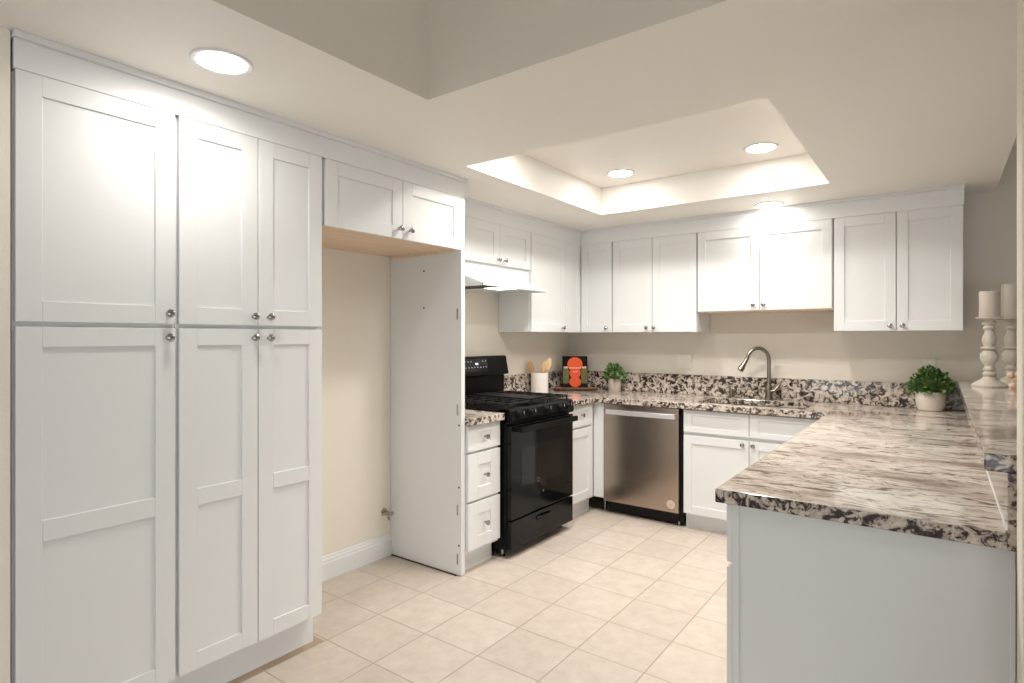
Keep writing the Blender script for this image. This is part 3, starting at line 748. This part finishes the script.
# cutting board and cookbook in the corner, both turned to face the room
ang = 0.6333
def rot_pt(o, r, f, z):     # r to the right seen from the room, f away from it
    return (o[0] + r * math.cos(ang) - f * math.sin(ang), o[1] + r * math.sin(ang) + f * math.cos(ang), z)
bo = (0.212, -0.232)
t = MB(); pts = []
random.seed(4)
for i in range(40):
    a = 2 * PI * i / 40
    ca, sa = math.cos(a), math.sin(a)
    r = 0.19 * math.copysign(abs(ca) ** 0.45, ca) + random.uniform(-0.006, 0.006)
    f = 0.068 * math.copysign(abs(sa) ** 0.5, sa) + random.uniform(-0.004, 0.004)
    pts.append(rot_pt(bo, r, f, CT + 0.004))
c = thing('cutting_board', 'live-edge wooden board under the cookbook in the corner', 'cutting board', (bo[0], bo[1], CT))
t.prism(pts, (0, 0, 0.020)); t.build('board', M['board'], c, bevel=0.003)
t = MB()
inn = pts + [pts[0]]
t.tube([(p[0], p[1], CT + 0.013) for p in inn], 0.0085, 8); t.build('bark_edge', M['bark'], c, smooth=True, label='dark bark edge')
c = thing('cookbook', 'black cookbook with orange rounds on its cover leaning in the corner', 'book', (bo[0], bo[1], CT + 0.0245))
zb = CT + 0.0255; bh = 0.275; bw = 0.112; lean = 0.035
def bk(r, h, lift):    # point on the leaning cover: r right, h up, lift towards the room
    p = rot_pt(bo, r, 0.0 + lean * h / bh - lift, zb + h); return Vector(p)
def cover_quad(outline, lift, thick, name, mat, par, **kw):
    a = [bk(r, h, lift) for r, h in outline]
    nrm = Vector((-math.sin(ang), math.cos(ang), 0)) * thick
    return MB().prism(a, nrm).build(name, mat, par, **kw)
rect = lambda r0, r1, h0, h1: [(r0, h0), (r1, h0), (r1, h1), (r0, h1)]
disc = lambda r, h, a, b, n=28: [(r + a * math.cos(2 * PI * k / n), h + b * math.sin(2 * PI * k / n)) for k in range(n)]
cover_quad(rect(-bw, bw, 0, bh), 0.0, 0.004, 'front_cover', M['bookblack'], c)
cover_quad(rect(-bw + 0.006, bw - 0.004, 0.004, bh - 0.004), -0.0041, 0.018, 'pages', M['paper'], c)
cover_quad(rect(-bw, bw, 0, bh), -0.0222, 0.004, 'back_cover', M['bookblack'], c)
fc = [o for o in c.children if o.name.startswith('front_cover')][0]
cover_quad(disc(0.0, 0.205, 0.068, 0.062), 0.0008, 0.0008, 'orange_print', M['orange'], fc, label='large orange round printed on the cover')
cover_quad(disc(0.0, 0.128, 0.050, 0.050), 0.0012, 0.0008, 'orange_print', M['orange'], fc)
cover_quad(disc(0.0, 0.048, 0.052, 0.046), 0.0016, 0.0008, 'orange_print', M['orange'], fc)
for s in (-1, 1):
    cover_quad([(s * 0.082 + a, b) for a, b in ((-0.026, 0.035), (0.026, 0.035), (0.028, 0.06), (0.028, 0.15), (0.020, 0.172), (-0.020, 0.172), (-0.028, 0.15), (-0.028, 0.06))], 0.0006, 0.0006, 'jar_print', M['olive'], fc, label='green jar printed on the cover')
    cover_quad(rect(s * 0.082 - 0.020, s * 0.082 + 0.020, 0.168, 0.184), 0.0009, 0.0006, 'jar_lid_print', M['lidprint'], fc)
t = MB()
for k in range(7):
    for (h, w) in ((0.168, 0.010), (0.134, 0.006)):
        if h < 0.15 and not 1 < k < 5: continue
        r = -0.045 + k * 0.015
        t.prism([bk(r + a, h + b, 0.0026) for a, b in ((-w / 2, 0), (w / 2, 0), (w / 2, 0.007), (-w / 2, 0.007))], (-0.0004 * math.sin(ang), 0.0004 * math.cos(ang), 0))
t.build('title_lettering', M['ink'], fc)

# plants
def leafy(root, cx, cy, z0, rx, rz, count, size, seed):
    rnd = random.Random(seed); t = MB(); st = MB()
    for i in range(count):
        th = rnd.uniform(0, 2 * PI); u = rnd.random() ** 0.5; el = rnd.uniform(-0.12, 1.0)
        rr = math.sqrt(max(0.0, 1 - max(el, 0) ** 2)) * (0.55 + 0.45 * u)
        p = Vector((cx + rx * rr * math.cos(th), cy + rx * rr * math.sin(th), z0 + rz * (0.12 + el * 0.88) * (0.7 + 0.3 * rnd.random())))
        out = Vector((math.cos(th) * (rr + 0.15), math.sin(th) * (rr + 0.15), 0.25 + el * 0.7)).normalized()
        out = (out + Vector((rnd.uniform(-.7, .7), rnd.uniform(-.7, .7), rnd.uniform(-.5, .5)))).normalized()
        sd = out.cross(Vector((rnd.uniform(-1, 1), rnd.uniform(-1, 1), rnd.uniform(-1, 1)))).normalized()
        nr = out.cross(sd)
        L = size * rnd.uniform(0.75, 1.3); w = L * 0.36
        rows = []
        for f, ww in ((0, 0.12), (0.25, 0.8), (0.5, 1.0), (0.75, 0.72), (1.0, 0.08)):
            mid = p + out * (L * f) - nr * (L * 0.22 * f * f)
            rows.append([t.bm.verts.new(mid - sd * w * ww + nr * 0.12 * w * ww), t.bm.verts.new(mid), t.bm.verts.new(mid + sd * w * ww + nr * 0.12 * w * ww)])
        for a, b in zip(rows, rows[1:]):
            t.bm.faces.new((a[0], a[1], b[1], b[0])); t.bm.faces.new((a[1], a[2], b[2], b[1]))
        if i % 5 == 0:
            st.tube([(cx + (p.x - cx) * 0.15, cy + (p.y - cy) * 0.15, z0 - 0.02), (cx + (p.x - cx) * 0.6, cy + (p.y - cy) * 0.6, z0 + (p.z - z0) * 0.6), p], [0.0022, 0.0018, 0.0012], 6)
    for v in t.bm.verts[:]:            # leaves press flat before the splash
        if v.co.y > -0.045: v.co.y = -0.045 + (v.co.y + 0.045) * 0.12
    t.build('foliage', M['leaf'], root, smooth=True, fix=False)
    st.build('stems', M['stem'], root, smooth=True)

px_, py_ = 0.545, -0.125
c = thing('potted_plant', 'small leafy plant in a grey cement pot near the dishwasher', 'plant', (px_, py_, CT))
MB().lathe([(0.050, 0), (0.053, 0.004), (0.056, 0.108), (0.055, 0.112), (0.050, 0.110), (0.049, 0.095), (0, 0.095)], (px_, py_, CT), (0, 0, 1), 32).build('pot', M['clay'], c, smooth=True)
MB().lathe([(0.049, 0), (0.048, 0.003), (0, 0.005)], (px_, py_, CT + 0.0955), (0, 0, 1), 24).build('soil', M['soil'], c)
leafy(c, px_, py_, CT + 0.108, 0.080, 0.125, 210, 0.031, 3)
px_, py_ = 2.783, -0.128
c = thing('potted_plant', 'bushy green plant in a rounded cream pot beside the raised bar', 'plant', (px_, py_, CT))
MB().lathe([(0.058, 0), (0.066, 0.004), (0.075, 0.03), (0.080, 0.065), (0.081, 0.118), (0.079, 0.122), (0.075, 0.120), (0.074, 0.105), (0, 0.105)], (px_, py_, CT), (0, 0, 1), 36).build('pot', M['pot'], c, smooth=True)
MB().lathe([(0.0715, 0), (0.07, 0.004), (0, 0.006)], (px_, py_, CT + 0.1055), (0, 0, 1), 24).build('soil', M['soil'], c)
leafy(c, px_, py_, CT + 0.118, 0.112, 0.150, 620, 0.027, 9)

# candlesticks with pillar candles
BT = 1.103
def candlestick(x, y, lab, clab, ch):
    c = thing('candlestick', lab, 'candlestick', (x, y, BT))
    n = 4
    t = MB()
    # squared spreading foot
    rings = []
    for hw, z in ((0.069, 0), (0.071, 0.008), (0.060, 0.020), (0.044, 0.034), (0.034, 0.046), (0.028, 0.058)):
        rg = []
        for k in range(32):
            a = 2 * PI * k / 32 + ang
            q = 1.0 / (abs(math.cos(a - ang)) ** 4 + abs(math.sin(a - ang)) ** 4) ** 0.25
            sq = q if z < 0.03 else 1 + (q - 1) * max(0, (0.058 - z) / 0.03)
            rg.append(t.bm.verts.new((x + hw * sq * math.cos(a), y + hw * sq * math.sin(a), BT + z)))
        rings.append(rg)
    for a, b in zip(rings, rings[1:]):
        for k in range(32): t.bm.faces.new((a[k], a[(k + 1) % 32], b[(k + 1) % 32], b[k]))
    t.bm.faces.new(rings[0][::-1]); t.bm.faces.new(rings[-1])
    t.build('foot', M['washwood'], c, smooth=True)
    prof = [(0.024, 0.0585), (0.030, 0.066), (0.031, 0.076), (0.024, 0.083), (0.022, 0.088), (0.029, 0.095), (0.030, 0.104), (0.023, 0.112), (0.022, 0.120),
            (0.032, 0.134), (0.0405, 0.152), (0.0435, 0.172), (0.040, 0.190), (0.029, 0.204), (0.024, 0.209), (0.036, 0.214), (0.040, 0.220), (0.036, 0.226), (0.025, 0.231), (0.027, 0.240), (0.033, 0.256), (0.034, 0.272), (0.029, 0.292), (0.022, 0.310), (0.020, 0.322),
            (0.028, 0.330), (0.030, 0.337), (0.024, 0.344), (0.023, 0.350), (0.031, 0.358), (0.033, 0.366), (0.027, 0.373), (0.026, 0.384)]
    MB().lathe(prof, (x, y, BT), (0, 0, 1), 30).build('stem', M['washwood'], c, smooth=True)
    MB().lathe([(0.030, 0.3845), (0.058, 0.388), (0.062, 0.392), (0.062, 0.397), (0.059, 0.398), (0, 0.397)], (x, y, BT), (0, 0, 1), 36).build('drip_plate', M['washwood'], c, smooth=True)
    k = thing('candle', clab, 'candle', (x, y, BT + 0.399))
    MB().lathe([(0.046, 0), (0.047, 0.002), (0.047, ch - 0.004), (0.044, ch), (0.012, ch - 0.003), (0, ch - 0.004)], (x, y, BT + 0.399), (0, 0, 1), 36).build('wax', M['wax'], k, smooth=True)
    MB().tube([(x, y, BT + 0.399 + ch - 0.006), (x + 0.001, y, BT + 0.399 + ch + 0.006)], 0.0012, 6).build('wick', M['wick'], k)
candlestick(3.062, -0.455, 'turned whitewashed wooden candlestick, the left of two on the bar', 'shorter ivory pillar candle on the left candlestick', 0.146)
candlestick(3.172, -0.26, 'turned whitewashed wooden candlestick, the right one, partly hidden by the near wall', 'taller ivory pillar candle on the right candlestick', 0.195)
# peach wooden bead string, cut off by the near wall
c = thing('bead_garland', 'peach wooden beads lying beside the right candlestick, partly behind the near wall', 'beads', (3.17, -0.55, BT))
for k, (dx_, dz_, r_) in enumerate(((0.0, 0.018, 0.018), (0.022, 0.022, 0.020), (0.012, 0.052, 0.019), (-0.012, 0.076, 0.016), (0.040, 0.050, 0.020), (0.055, 0.020, 0.020), (0.030, 0.080, 0.018), (0.062, 0.052, 0.018))):
    MB().ball((3.155 + dx_ * 0.9, -0.575 + dx_ * 0.62, BT + dz_), r_, (1, 1, 1), 16).build('bead', M['peach'], c, smooth=True)
